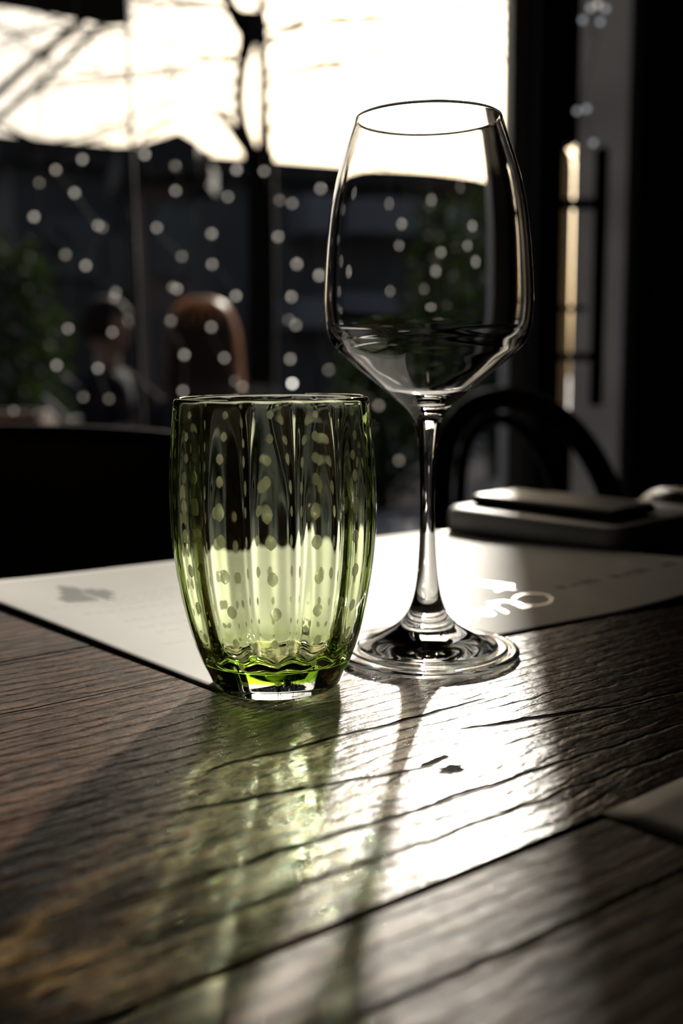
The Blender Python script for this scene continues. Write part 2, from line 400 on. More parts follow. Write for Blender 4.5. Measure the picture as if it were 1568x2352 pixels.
# terrace and distant ground
box('terrace_ground', (-30, FY + 0.06, Z_OUT - 0.1), (30, 60, Z_OUT), M_GROUND, kind='structure')
M_SILL = pbsdf('stone_sill', (0.12, 0.12, 0.12), 0.8, noise=(10, 0.2))
box('trim_2', (XL, FY + 0.031, Z_OUT), (XR, FY + 0.12, 0.0), M_SILL, kind='structure')

# ---- buildings across the street
def building(name, label, p0, p1, Y0, depth, wall, roofm, roof_h=0.0, wins=(), eave=0.25, drop=0.35):
    """front from pixel p0 to p1 (top edge); the far end's distance follows from an even eave height"""
    a = at(p0[0], p0[1], Y0); d = ray(*p1); s = (a.z - EYE.z) / d.z; b = EYE + d * s
    ax = Vector((b.x - a.x, b.y - a.y, 0)); L = ax.length; ax.normalize()
    ay = Vector((-ax.y, ax.x, 0))
    if ay.y < 0: ay = -ay
    root = empty(name, (a.x, a.y, Z_OUT), math.atan2(ax.y, ax.x), label=label, cat='building', group='houses across the street')
    H = a.z - Z_OUT
    box('wall', (0, 0, 0), (L, depth, H - drop), wall, root)
    bm = bmesh.new()
    if roof_h > 0:
        vs = [bm.verts.new(c) for c in ((-eave, -eave, H - drop), (L + eave, -eave, H - drop), (L + eave, depth + eave, H - drop), (-eave, depth + eave, H - drop),
                                        (-eave, depth / 2, H + roof_h), (L + eave, depth / 2, H + roof_h))]
        for f in ((0, 1, 5, 4), (2, 3, 4, 5), (0, 4, 3), (1, 2, 5), (3, 2, 1, 0)): bm.faces.new([vs[i] for i in f])
    else:
        bm_box(bm, (-eave, -eave, H - drop), (L + eave, depth + eave, H), 0.03)
    from_bm('roof', bm, roofm, root)
    for (fx, fz, fw, fh) in wins:
        x0, z0 = fx * L, fz * H
        w = box('window', (x0, -0.08, z0), (x0 + fw, -0.001, z0 + fh), M_WINFRAME, root, bev=0.01)
        from_py('pane', [(x0 + 0.06, -0.085, z0 + 0.06), (x0 + fw - 0.06, -0.085, z0 + 0.06), (x0 + fw - 0.06, -0.085, z0 + fh - 0.06), (x0 + 0.06, -0.085, z0 + fh - 0.06)],
                [(0, 1, 2, 3)], M_WINDARK, w)
    return root, L, H
M_WINFRAME = pbsdf('pale_window_frame', (0.05, 0.048, 0.045), 0.7, noise=(5, 0.2))
M_WINDARK = pbsdf('dark_window_glass', (0.01, 0.01, 0.012), 0.15, noise=(5, 0.2))
M_WALLA = pbsdf('dark_render', (0.045, 0.040, 0.037), 0.9, noise=(1, 0.3))
M_WALLB = pbsdf('red_brown_render', (0.11, 0.065, 0.052), 0.9, noise=(1, 0.3))
M_WALLC = pbsdf('grey_render', (0.058, 0.052, 0.050), 0.9, noise=(1, 0.3))
M_ROOF = pbsdf('dark_roof_tile', (0.020, 0.015, 0.012), 0.9, noise=(3, 0.3))
building('house', 'dark flat-roofed house across the street, left of the thin mullion', (22, 318), (318, 346), 15.0, 3.0, M_WALLA, M_ROOF, 0, [(0.2, 0.55, 1.0, 0.9), (0.62, 0.5, 0.9, 0.9), (0.3, 0.15, 1.0, 1.2)])
building('house', 'reddish brown gabled house between the thin mullion and the tree', (322, 345), (425, 350), 11.5, 1.2, M_WALLB, M_ROOF, 0.0, [(0.15, 0.6, 0.5, 0.8), (0.15, 0.25, 0.5, 0.8)])
# its low gable
a0 = at(335, 344, 11.4); a1 = at(420, 316, 11.4); a2 = at(462, 340, 11.4)
hc, Lc, Hc = building('house', 'long grey house with a sloping eave line behind the wine glass', (478, 364), (1240, 420), 14.5, 1.8, M_WALLC, M_ROOF, 0, [(0.30, 0.05, 1.0, 0.8), (0.62, 0.12, 0.9, 0.9)], drop=0.28)
M_AWN = pbsdf('pale_awning_cloth', (0.17, 0.165, 0.175), 0.8, trans=0.25, noise=(4, 0.1))
box('fascia', (0.2 * Lc, -0.9, Hc * 0.735), (0.75 * Lc, -0.001, Hc * 0.86), M_AWN, hc, bev=0.02, label='pale grey fascia band')
box('step', (0.16 * Lc, -1.0, 0.40 * Hc), (0.42 * Lc, -0.001, 0.50 * Hc), M_AWN, hc, bev=0.02)
ga = [a0, a1, a2]
gb = [p + Vector((0, 1.2, 0)) for p in ga]
base0, base2 = Vector((a0.x, a0.y, a0.z - 0.3)), Vector((a2.x, a2.y, a2.z - 0.3))
fv = [base0, a0, a1, a2, base2]; bv = [p + Vector((0, 1.4, 0)) for p in fv]
hb = [o for o in bpy.data.objects if o.name == 'house.001'][0]
g = from_py('gable', [p - Vector((0, 0.3, 0)) for p in fv] + bv, [(4, 3, 2, 1, 0), (5, 6, 7, 8, 9)] + [(i, i + 1, i + 6, i + 5) for i in range(4)], M_ROOF, None)
g.parent = hb; g.matrix_parent_inverse = hb.matrix_basis.inverted()

# ---- the tree
def limb(pts, rad, seg=8, n=5): 
    P = spline(pts, n); m = len(P)
    if isinstance(rad, (int, float)): rr = rad
    else:
        rr = []
        for i in range(m):
            t = i / (m - 1) * (len(rad) - 1); k = min(int(t), len(rad) - 2)
            rr.append(rad[k] + (rad[k + 1] - rad[k]) * (t - k))
    return tube_geo(P, rr, seg)
TY = 5.0
tb = at(600, 700, TY)
tree = empty('tree', (tb.x, TY, Z_OUT), label='bare dark tree with a twin trunk seen through the window', cat='tree')
def T(px, py, dy=0.0):
    p = at(px, py, TY + dy); return (p.x - tb.x, p.y - TY, p.z - Z_OUT)
gr = T(600, 700)
parts = [limb([(gr[0], 0, -0.02), T(600, 1000), T(602, 700), T(600, 480), T(598, 350)], [0.085, 0.075, 0.07, 0.068, 0.07], 10),
         limb([T(590, 400), T(575, 350), T(556, 290), T(550, 230), T(556, 150), T(570, 80), T(572, 30)], [0.05, 0.04, 0.030, 0.026, 0.028, 0.045, 0.05]),
         limb([T(606, 400), T(607, 330), T(605, 240), T(604, 150), T(598, 60), T(600, 10), T(608, -120), T(640, -320)], [0.05, 0.032, 0.024, 0.024, 0.035, 0.022, 0.02, 0.012]),
         limb([T(585, 90), T(550, 45), T(530, 15), T(512, -40), T(470, -160)], [0.05, 0.045, 0.03, 0.026, 0.012]),
         limb([T(578, 350), T(555, 325), T(528, 290), T(505, 262), T(490, 254)], [0.035, 0.028, 0.022, 0.02, 0.013])]
v, f = join_geo(parts)
from_py('trunk', v, f, M_BARK, tree, True)
rng = random.Random(5)
tw = []
def twig(p, d, ln, r, depth):
    n = 5; pts = [Vector(p)]; dd = Vector(d).normalized()
    for i in range(n):
        dd = (dd + Vector((rng.uniform(-.25, .25), rng.uniform(-.2, .2), rng.uniform(-.22, .2)))).normalized()
        pts.append(pts[-1] + dd * ln / n)
    tw.append(tube_geo(pts, [r * (1 - 0.8 * i / n) for i in range(n + 1)], 4, False))
    if depth > 0:
        for k in range(3):
            i = rng.randint(1, n - 1)
            twig(pts[i], dd + Vector((rng.uniform(-.8, .8), rng.uniform(-.5, .5), rng.uniform(-.7, .7))), ln * rng.uniform(.4, .65), r * .6, depth - 1)
for (px, py, dx, dz, ln) in [(548, 190, -1, .02, 1.5), (552, 150, -1, .10, 1.3), (556, 120, -1, -.15, 1.3), (606, 200, 1, .35, 1.2), (604, 120, 1, .5, 1.0), (608, 250, 1, .05, 1.0), (604, 90, 1, .15, 1.1),
                             (550, 220, -1, -.05, 1.2), (553, 260, -1, .2, .8), (608, 300, 1, .12, .7), (600, 20, 1, .3, .9), (520, 0, -1, -.2, 1.2), (540, 30, -1, .02, 1.4), (606, 60, 1, -.1, 1.3), (606, 170, 1, 0, 1.6)]:
    twig(T(px, py), (dx, rng.uniform(-.3, .3), dz), ln, 0.012, 2)
v, f = join_geo(tw)
from_py('twigs', v, f, M_BARK, tree, True, kind='stuff')

# ---- hedge plants behind the wine glass and at the far left
def leafy(name, label, px, py_top, Y, w, seed, group='green bushes beyond the terrace'):
    rg = random.Random(seed)
    b = at(px, 700, Y); top = at(px, py_top, Y).z
    root = empty(name, (b.x, Y, Z_OUT), label=label, cat='bush', group=group)
    H = top - Z_OUT
    st = []
    for k in range(5):
        a = rg.uniform(0, 6.28)
        st.append(limb([(0.05 * math.cos(a), 0.05 * math.sin(a), -0.01), (w * .2 * math.cos(a), w * .2 * math.sin(a), H * .5), (w * .4 * math.cos(a), w * .4 * math.sin(a), H * .85)], [.02, .014, .006], 5, 3))
    v, f = join_geo(st); from_py('stem', v, f, M_BARK, root, True)
    V, Fc = [], []
    for k in range(1500):
        t = rg.random(); z = H * (0.08 + 0.92 * t); r = w * (0.6 + .5 * math.sin(t * 2.7 + .3)) * math.sqrt(rg.random()) * .8; a = rg.uniform(0, 6.28)
        c = Vector((r * math.cos(a), r * math.sin(a), z + rg.uniform(-.05, .05)))
        d = Vector((rg.gauss(0, 1), rg.gauss(0, 1), rg.gauss(0, .7))).normalized(); s = d.cross(Vector((rg.gauss(0, 1), rg.gauss(0, 1), rg.gauss(0, 1)))).normalized()
        l = rg.uniform(.06, .11); o = len(V)
        V += [c, c + d * l * .5 + s * l * .25, c + d * l, c + d * l * .5 - s * l * .25]; Fc.append((o, o + 1, o + 2, o + 3))
    from_py('foliage', V, Fc, M_LEAF, root, False, kind='stuff')
leafy('hedge_bush', 'tall green bush directly behind the wine glass bowl, left of two', 1010, 470, 7.9, .36, 3)
leafy('hedge_bush', 'tall green bush behind the wine glass bowl, right one beside the post', 1140, 440, 9.3, .42, 4)
leafy('hedge_bush', 'dark green bush at the far left of the terrace', 25, 560, 7.0, .42, 6)
leafy('hedge_bush', 'low green bush between the tumbler and the wine glass bowl', 870, 780, 7.4, .40, 8)

# ---- awning with struts, top left
aw = at(150, 20, 2.7)
awn = empty('awning', (0, 0, 0), label='dark awning with slanting struts outside the window top', cat='awning')
cloth = [at(-260, -60, 2.7), at(0, 2, 2.7), at(180, 32, 2.7), at(232, 46, 2.7), at(292, 42, 2.7), at(292, -420, 2.7), at(-260, -420, 2.7)]
n = len(cloth)
from_py('valance', [p for p in cloth] + [p + Vector((0, 0.05, 0)) for p in cloth], [tuple(range(n)), tuple(reversed(range(n, 2 * n)))] + [(i, i + n, (i + 1) % n + n, (i + 1) % n) for i in range(n)],
        pbsdf('dark_brown_canvas', (0.012, 0.009, 0.008), 0.9, spec=0.1, noise=(8, 0.2)), awn)
tube('strut', [at(215, 22, 2.72), at(90, 128, 2.72), at(-60, 262, 2.72), at(-330, 500, 2.72)], 0.011, M_BLACKMETAL, awn, label='black strut')
box_m = pbsdf('pale_green_metal', (0.35, 0.42, 0.40), 0.4, noise=(10, 0.2))
tube('strut', [at(262, 30, 2.74), at(110, 178, 2.74), at(-60, 318, 2.74), at(-330, 545, 2.74)], 0.009, box_m, awn, label='pale green strut')
pole_t, pole_b = at(-330, 300, 2.73), at(-330, 700, 2.73)
tube('post', [(pole_t.x, 2.73, Z_OUT), (pole_t.x, 2.73, pole_t.z + 0.9)], 0.025, M_BLACKMETAL, awn)

# ---- fairy lights hung outside the glass, the last string imitating door reflections: every string is a thing, its bulbs are parts
M_WIRE = pbsdf('clear_wire', (0.10, 0.10, 0.09), 0.4)
M_BULB = pbsdf('lit_bulb', (0.5, 0.48, 0.45), 0.3, emit=((1.0, 0.90, 0.78), 1.5))
M_BULBHI = pbsdf('bright_bulb', (0.9, 0.88, 0.82), 0.3, emit=((1.0, 0.96, 0.88), 9.0))
M_BULBLO = pbsdf('dim_bulb', (0.4, 0.38, 0.35), 0.3, emit=((1.0, 0.88, 0.74), 0.7))
M_BULBDIM = pbsdf('reflection_bulb', (0.5, 0.5, 0.48), 0.4, emit=((0.9, 0.95, 1.0), 0.45))
bmx = bmesh.new(); bmesh.ops.create_icosphere(bmx, subdivisions=2, radius=0.0046)
bulb_me = {}
for k, mm in (('n', M_BULB), ('h', M_BULBHI), ('l', M_BULBLO), ('d', M_BULBDIM)):
    me = bpy.data.meshes.new('bulb'); bmx.to_mesh(me); me.materials.append(mm); me.shade_smooth(); bulb_me[k] = me
bmx.free()
STR = [('fairy light string at the far left of the window', 2.55, [(90, 420, 'l'), (78, 498), (150, 585, 'l'), (156, 755), (130, 839), (191, 912, 'l'), (31, 943, 'l')]),
       ('fairy light string left of the thin mullion', 2.62, [(189, 366), (128, 390), (171, 443), (225, 518), (235, 523, 'l'), (197, 610), (265, 672, 'l'), (262, 684, 'l'), (258, 763), (225, 846), (250, 916, 'l')]),
       ('fairy light string right of the thin mullion', 2.58, [(332, 355), (402, 381, 'l'), (403, 438), (360, 523), (417, 589, 'l'), (396, 660, 'l'), (406, 664), (392, 737, 'l'), (423, 815), (420, 898)]),
       ('fairy light string along the left side of the tree trunk', 2.66, [(580, 130, 'l'), (543, 390), (523, 452), (486, 537), (487, 607), (541, 680), (485, 751), (515, 822), (556, 888), (540, 875, 'l')]),
       ('fairy light string along the right side of the tree trunk, with the brightest bulb', 2.54, [(608, 25), (612, 110), (606, 393), (671, 467), (642, 460, 'l'), (638, 544), (681, 607), (669, 682), (679, 747), (662, 735, 'l'), (666, 825), (671, 881, 'h')]),
       ('fairy light string just left of the wine glass bowl', 2.60, [(736, 433), (733, 633), (754, 850, 'l'), (869, 932, 'l'), (916, 1058, 'l')]),
       ('fairy light string seen through the left of the wine glass bowl', 2.64, [(875, 468), (912, 517), (905, 570), (880, 680)]),
       ('fairy light string seen through the middle of the wine glass bowl', 2.57, [(992, 460), (1017, 587), (1003, 632), (972, 675, 'l'), (990, 725), (1010, 790, 'l')]),
       ('fairy light string seen through the right of the wine glass bowl', 2.61, [(1072, 430, 'l'), (1105, 520), (1090, 570), (1114, 610)]),
       ('fairy light string hanging before the smoked door glass', 1.80, [(1372, 10, 'l'), (1356, 18, 'd'), (1390, 20, 'd'), (1338, 46, 'd'), (1378, 50, 'd'), (1325, 255, 'd'), (1347, 250, 'd'), (1362, 328, 'd')])]  # last string: bulbs added in place of lights mirrored in the door glass
for lab, Y, pts in STR:
    P = [at(p[0], p[1], Y) for p in pts]
    top = Vector((P[0].x + 0.02, Y, 2.62 if Y > 2 else ZC))
    root = empty('fairy_light_string', tuple(top), label=lab, cat='lights', group='fairy light strings at the window')
    W = [Vector((0, 0, 0)), Vector((P[0].x - top.x, 0.004, (P[0].z - top.z) * 0.5))]
    rr = random.Random(len(lab))
    for i, p in enumerate(P):
        W.append(p - top + Vector((rr.uniform(-.004, .004), 0.006, 0)))
    tube('wire', spline(W, 4), 0.0007, M_WIRE, root, 4)
    for i, p in enumerate(pts):
        k = p[2] if len(p) > 2 else 'n'
        o = bpy.data.objects.new('bulb', bulb_me[k]); col.objects.link(o); o.parent = root
        o.location = P[i] - top; o.scale = [rr.uniform(.85, 1.12)] * 3

# ---- people at a terrace table
M_SKIN = pbsdf('skin', (0.16, 0.085, 0.06), 0.55, noise=(30, 0.08))
M_CLOTHD = pbsdf('dark_jacket', (0.010, 0.010, 0.013), 0.95, spec=0.05, noise=(40, 0.3), bump=(60, 0.4, 0.004))
M_CLOTHB = pbsdf('blue_black_coat', (0.010, 0.011, 0.017), 0.95, spec=0.05, noise=(40, 0.3), bump=(60, 0.4, 0.004))
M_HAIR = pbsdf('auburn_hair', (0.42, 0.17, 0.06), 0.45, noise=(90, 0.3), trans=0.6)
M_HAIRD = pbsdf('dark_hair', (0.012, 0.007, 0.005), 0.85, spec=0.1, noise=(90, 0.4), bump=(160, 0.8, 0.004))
def skin_mesh(name, joints, edges, mat, parent, root=0, sub=2, **k):
    me = bpy.data.meshes.new(name); me.from_pydata([j[0] for j in joints], edges, [])
    o = bpy.data.objects.new(name, me); col.objects.link(o)
    md = o.modifiers.new('skin', 'SKIN'); md.use_smooth_shade = True
    for i, j in enumerate(joints):
        sv = me.skin_vertices[0].data[i]; r = j[1]
        sv.radius = r if isinstance(r, tuple) else (r, r)
        sv.use_root = (i == root)
    ms = o.modifiers.new('sub', 'SUBSURF'); ms.levels = sub; ms.render_levels = sub
    dg = bpy.context.evaluated_depsgraph_get(); dg.update()
    nm = bpy.data.meshes.new_from_object(o.evaluated_get(dg))
    bpy.data.objects.remove(o); bpy.data.meshes.remove(me); nm.name = name
    nm.materials.clear()
    return add_obj(name, nm, mat, parent, True, **k)
def head_mesh(name, mat, parent, c, yaw, s=1.0):
    """a head with brow, nose, mouth, chin, ears; faces -y before the turn"""
    bm = bmesh.new(); bmesh.ops.create_uvsphere(bm, u_segments=32, v_segments=24, radius=1.0)
    for v in bm.verts:
        x, y, z = v.co
        X, Y2, Z2 = x * .076, y * .096, z * .118
        if z < 0: X *= 1 - .30 * z * z; Y2 *= 1 - .18 * z * z
        if y < -0.2:
            f = -y
            def gq(ax, az, sx, sz): return math.exp(-((x - ax) / sx) ** 2 - ((z - az) / sz) ** 2)
            Y2 -= f * (.024 * gq(0, -.10, .13, .20) + .008 * gq(0, -.52, .30, .10) + .012 * gq(0, -.85, .3, .16) + .006 * gq(0, .22, .6, .08))
            Y2 += f * (.010 * gq(.36, .05, .17, .10) + .010 * gq(-.36, .05, .17, .10) + .004 * gq(0, -.46, .3, .03))
        if abs(x) > .86 and -.35 < z < .25: X += math.copysign(.013 * math.exp(-((z + .03) / .2) ** 2 - ((y - .05) / .22) ** 2), x)
        v.co = (X * s, Y2 * s, Z2 * s)
    bmesh.ops.transform(bm, matrix=Matrix.Translation(c) @ Matrix.Rotation(yaw, 4, 'Z'), verts=bm.verts)
    return from_bm(name, bm, mat, parent, True)
def interp_(P, n):
    return [(max(.0005, p.x), p.y) for p in spline([Vector((a, b, 0)) for a, b in P], n)]
def hand_geo(w, d, nrm, s=1.0, curl=0.6):
    """palm with four fingers and a thumb reaching from wrist w along d"""
    d = Vector(d).normalized(); nrm = Vector(nrm); nrm = (nrm - d * nrm.dot(d)).normalized(); sd = d.cross(nrm)
    J = [(tuple(w), (.020 * s, .020 * s)), (tuple(w + d * .045 * s), (.034 * s, .015 * s)), (tuple(w + d * .085 * s), (.037 * s, .013 * s))]
    E = [(0, 1), (1, 2)]
    for k, ln in ((-1.5, .062), (-.5, .075), (.5, .080), (1.5, .070)):
        p = w + d * .088 * s + sd * (.018 * k * s); i = len(J)
        J.append((tuple(p), (.0095 * s,) * 2))
        q = p + (d * .55 - nrm * .25 * curl) * ln * s; J.append((tuple(q), (.0088 * s,) * 2))
        q2 = q + (d * .35 - nrm * .5 * curl) * ln * s; J.append((tuple(q2), (.0075 * s,) * 2))
        E += [(2, i), (i, i + 1), (i + 1, i + 2)]
    p = w + d * .03 * s + sd * .036 * s; i = len(J)
    J += [(tuple(p), (.012 * s,) * 2), (tuple(p + (d * .7 + sd * .6) * .035 * s), (.011 * s,) * 2), (tuple(p + (d * .95 + sd * .75 - nrm * .3) * .06 * s), (.009 * s,) * 2)]
    E += [(1, i), (i, i + 1), (i + 1, i + 2)]
    return J, E
def person(label, base, yaw, shirt, hairmat, lean=0.0, arm_r=None, arm_l=None, head_yaw=0.0, long_hair=False, slouch=0.0):
    """seated figure; local frame: faces -y, origin on the ground under the hips"""
    root = empty('person', tuple(base), yaw, label=label, cat='person', group='people seated on the terrace')
    L = Vector((lean, -0.06 * 0, 0))
    hip, belly, chest, neckb = Vector((0, 0, .57)), Vector((lean * .3, -.01, .70 - slouch * .4)), Vector((lean * .75, 0, .87 - slouch * .8)), Vector((lean, 0, 1.02 - slouch))
    J = [(tuple(hip), (.155, .115)), (tuple(belly), (.140, .105)), (tuple(chest), (.165, .115)), (tuple(neckb), (.085, .075))]
    E = [(0, 1), (1, 2), (2, 3)]
    hands = []
    for sx, arm in ((-1, arm_r), (1, arm_l)):
        sh = Vector((lean * .95 + sx * .175, 0, .985 - slouch))
        el = sh + Vector((sx * .06, -.06, -.20)) if arm is None else Vector(arm[0])
        wr = el + Vector((-sx * .05, -.22, .01)) if arm is None else Vector(arm[1])
        i = len(J)
        J += [(tuple(sh), (.062, .062)), (tuple((sh + el) / 2), (.054, .054)), (tuple(el), (.046, .046)), (tuple(wr), (.034, .034))]
        E += [(3, i), (i, i + 1), (i + 1, i + 2), (i + 2, i + 3)]
        hands.append((wr, (wr - el), sx))
    for sx in (-1, 1):
        i = len(J)
        J += [((sx * .10, -.10, .54), (.085, .085)), ((sx * .12, -.44, .53), (.066, .066)), ((sx * .12, -.46, .28), (.055, .055)), ((sx * .12, -.44, .07), (.042, .042)), ((sx * .12, -.52, .045), (.045, .040)), ((sx * .12, -.62, .032), (.040, .028))]
        E += [(0, i)] + [(i + a, i + a + 1) for a in range(5)]
    skin_mesh('clothed_body', J, E, shirt, root)
    hc = neckb + Vector((lean * .2, -.015, .20))
    skin_mesh('neck', [(tuple(neckb - Vector((0, 0, .03))), (.060, .060)), (tuple(neckb + Vector((0, -.005, .06))), (.052, .055)), (tuple(hc), (.05, .06))], [(0, 1), (1, 2)], M_SKIN, root)
    head_mesh('head', M_SKIN, root, hc, head_yaw)
    for wr, d, sx in hands:
        Jh, Eh = hand_geo(wr, d, Vector((0, 0, 1)), 1.0)
        skin_mesh('hand', Jh, Eh, M_SKIN, root)
    TM = Matrix.Translation(hc) @ Matrix.Rotation(head_yaw, 4, 'Z')
    if long_hair: pr = [(.001, .142), (.032, .137), (.062, .120), (.084, .092), (.099, .050), (.106, 0), (.109, -.05), (.113, -.11), (.115, -.17), (.112, -.23), (.100, -.275)]
    else: pr = [(.001, .134), (.030, .129), (.058, .113), (.080, .086), (.094, .045), (.098, 0), (.095, -.04)]
    pr = interp_(pr, 3); V, Fc = [], []; S = 44
    for r_, z_ in pr:
        for k in range(S):
            a = 2 * math.pi * k / S; w_ = 1 + .025 * math.sin(11 * a + 9 * z_) + .015 * math.sin(23 * a)
            V.append(TM @ Vector((r_ * w_ * math.cos(a), r_ * w_ * math.sin(a) * 1.10 + .010, z_)))
    for i_ in range(len(pr) - 1):
        for k in range(S):
            a = 2 * math.pi * (k + .5) / S
            if math.sin(a) < -.60 and pr[i_][1] < .065: continue          # the face stays open
            Fc.append((i_ * S + k, i_ * S + (k + 1) % S, (i_ + 1) * S + (k + 1) % S, (i_ + 1) * S + k))
    o = from_py('hair', V, Fc, hairmat if not long_hair else M_HAIRD, root, True)  # core of long hair coloured dark, its backlit shade put into the colour
    sm = o.modifiers.new('thick', 'SOLIDIFY'); sm.thickness = 0.006
    if long_hair:                                             # loose auburn strands over the dark core, imitating a sunlit rim
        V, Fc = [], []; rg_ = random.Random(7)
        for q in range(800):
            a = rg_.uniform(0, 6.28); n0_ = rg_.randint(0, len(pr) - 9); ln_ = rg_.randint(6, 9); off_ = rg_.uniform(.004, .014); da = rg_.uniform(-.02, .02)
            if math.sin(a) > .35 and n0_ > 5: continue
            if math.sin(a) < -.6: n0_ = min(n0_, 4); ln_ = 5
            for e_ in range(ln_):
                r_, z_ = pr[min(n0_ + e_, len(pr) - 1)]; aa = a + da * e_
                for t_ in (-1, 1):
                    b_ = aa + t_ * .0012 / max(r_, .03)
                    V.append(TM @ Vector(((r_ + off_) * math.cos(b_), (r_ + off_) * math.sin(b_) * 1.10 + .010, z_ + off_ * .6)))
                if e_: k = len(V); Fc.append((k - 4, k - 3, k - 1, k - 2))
        from_py('loose_strands', V, Fc, hairmat, root, True, label='auburn outer strands imitating a sunlit rim', kind='stuff')
    return root
M_WOODC = pbsdf('outdoor_wood', (0.06, 0.03, 0.016), 0.6, noise=(25, 0.3))
def garden_chair(label, loc, rz, group='wooden slatted chairs on the terrace'):
    r = empty('garden_chair', loc, rz, label=label, cat='chair', group=group)
    for sx in (-1, 1):
        tube('leg', [(sx * .20, -.20, 0), (sx * .20, -.20, .43)], .013, M_BLACKMETAL, r)
        tube('leg', [(sx * .20, .21, 0), (sx * .20, .19, .43), (sx * .19, .25, .84)], .013, M_BLACKMETAL, r)
    for k in range(6):
        box('seat_slat', (-.21, -.21 + k * .07, .43), (.21, -.15 + k * .07, .447), M_WOODC, r, bev=.003)
    for k in range(4):
        z = .56 + k * .075; y = .19 + (z - .43) * .146
        box('back_slat', (-.20, y - .022, z), (.20, y - .008, z + .055), M_WOODC, r, bev=.003)
    return r
pa = at(462, 690, 3.25)
woman = person('seated person with long auburn hair seen from behind', (pa.x, 3.25, Z_OUT - 0.0), math.pi * 0.94, M_CLOTHB, M_HAIR, head_yaw=0.1, long_hair=True, slouch=0.085)
garden_chair('wooden slatted chair under the auburn-haired person', (pa.x, 3.25 + 0.0, Z_OUT), math.pi * 0.94)
pb = at(285, 650, 4.25)
man = person('seated person in a dark jacket leaning over the terrace table', (pb.x - .12, 4.35, Z_OUT - 0.0), math.pi * 0.42, M_CLOTHD, M_HAIRD, lean=0.02,
             arm_l=((.24, -.24, .80), (.14, -.46, .80)), head_yaw=-0.1)
garden_chair('wooden slatted chair under the person in the dark jacket', (pb.x - .12, 4.35, Z_OUT), math.pi * 0.42)
garden_chair('empty wooden slatted chair at the far left of the terrace', (at(20, 940, 3.3).x, 3.35, Z_OUT), 2.2)
pt = at(385, 890, 3.98)
tr = empty('terrace_table', (pt.x + .52, 4.16, Z_OUT), label='small round dark terrace table to the right of the two seated people', cat='table')
bm = bmesh.new(); bmesh.ops.create_cone(bm, cap_ends=True, segments=40, radius1=.20, radius2=.20, depth=.022, matrix=Matrix.Translation((0, 0, .709)))
from_bm('tabletop', bm, M_BLACKMETAL, tr)
tube('column', [(0, 0, .02), (0, 0, .70)], .03, M_BLACKMETAL, tr, 12)
bm = bmesh.new(); bmesh.ops.create_cone(bm, cap_ends=True, segments=32, radius1=.17, radius2=.15, depth=.02, matrix=Matrix.Translation((0, 0, .01)))
from_bm('foot_plate', bm, M_BLACKMETAL, tr)
# pale folded card standing on a low planter ledge at the left
pl = at(60, 950, 2.9)
lr = empty('planter_box', (pl.x, 2.9, Z_OUT), label='low rust brown planter box at the far left behind the black chair', cat='planter')
zt = at(20, 950, 2.8).z - Z_OUT
M_RUST = pbsdf('rust_brown_metal', (0.07, 0.025, 0.012), 0.7, noise=(12, 0.3))
box('side', (-.55, -.10, 0), (.06, -.08, zt), M_RUST, lr, bev=.002)
box('side', (-.55, .08, 0), (.06, .10, zt), M_RUST, lr, bev=.002)
box('end_panel', (-.55, -.0799, 0), (-.53, .0799, zt), M_RUST, lr, bev=.002)
box('end_panel', (.04, -.0799, 0), (.06, .0799, zt), M_RUST, lr, bev=.002)
box('soil', (-.5299, -.0799, 0.02), (.0399, .0799, zt - .03), M_BARK, lr)
pk = at(124, 945, 2.9)
tube('stake', [(pk.x - pl.x - .028 + .075, 0, zt - .10), (pk.x - pl.x + .028 + .0, 0, zt - .02), (pk.x - pl.x - .030, 0, at(104, 915, 2.9).z - Z_OUT)], .012, M_AWN, lr, label='pale slanted stake')

# ------------------------------------------------------------------ chairs at the far side of our table
# black shell chair, left
c0 = at(330, 985, 0.98)
sh = empty('shell_chair', (c0.x - .14, 0.96, 0), math.radians(8), label='black moulded shell chair behind the left of the table', cat='chair')
zt = at(300, 972, 0.96).z
V, Fc = [], []
NX, NZ = 28, 18
def shell(ix, iz, side):
    t = ix / NX * 2 - 1; z0 = 0.47; zz = z0 + (zt - z0) * iz / NZ
    k = iz / NZ
    hw = .215 + .02 * math.sin(k * 2.6)
    corner = (max(0, abs(t) - .80) / .20) ** 2.2 * .05 * max(0, (k - .75) / .25)
    x = t * hw; y = .075 * t * t * -1 + .10 * (k - 1) * -0.3 - (0.006 if side else 0)
    zz -= corner + .012 * t * t * k
    return (x, -y * -1 if False else y, zz)
for side in (0, 1):
    for iz in range(NZ + 1):
        for ix in range(NX + 1):
            V.append(shell(ix, iz, side))
def idx(s, iz, ix): return s * (NZ + 1) * (NX + 1) + iz * (NX + 1) + ix
for iz in range(NZ):
    for ix in range(NX):
        Fc.append((idx(0, iz, ix), idx(0, iz, ix + 1), idx(0, iz + 1, ix + 1), idx(0, iz + 1, ix)))
        Fc.append((idx(1, iz + 1, ix), idx(1, iz + 1, ix + 1), idx(1, iz, ix + 1), idx(1, iz, ix)))
for ix in range(NX):
    Fc.append((idx(0, NZ, ix), idx(0, NZ, ix + 1), idx(1, NZ, ix + 1), idx(1, NZ, ix))); Fc.append((idx(1, 0, ix), idx(1, 0, ix + 1), idx(0, 0, ix + 1), idx(0, 0, ix)))
for iz in range(NZ):
    Fc.append((idx(1, iz, 0), idx(0, iz, 0), idx(0, iz + 1, 0), idx(1, iz + 1, 0))); Fc.append((idx(0, iz, NX), idx(1, iz, NX), idx(1, iz + 1, NX), idx(0, iz + 1, NX)))
from_py('backrest', V, Fc, M_BLACK, sh, True)
box('seat', (-.21, -.47, .44), (.21, .02, .465), M_BLACK, sh, bev=.010)
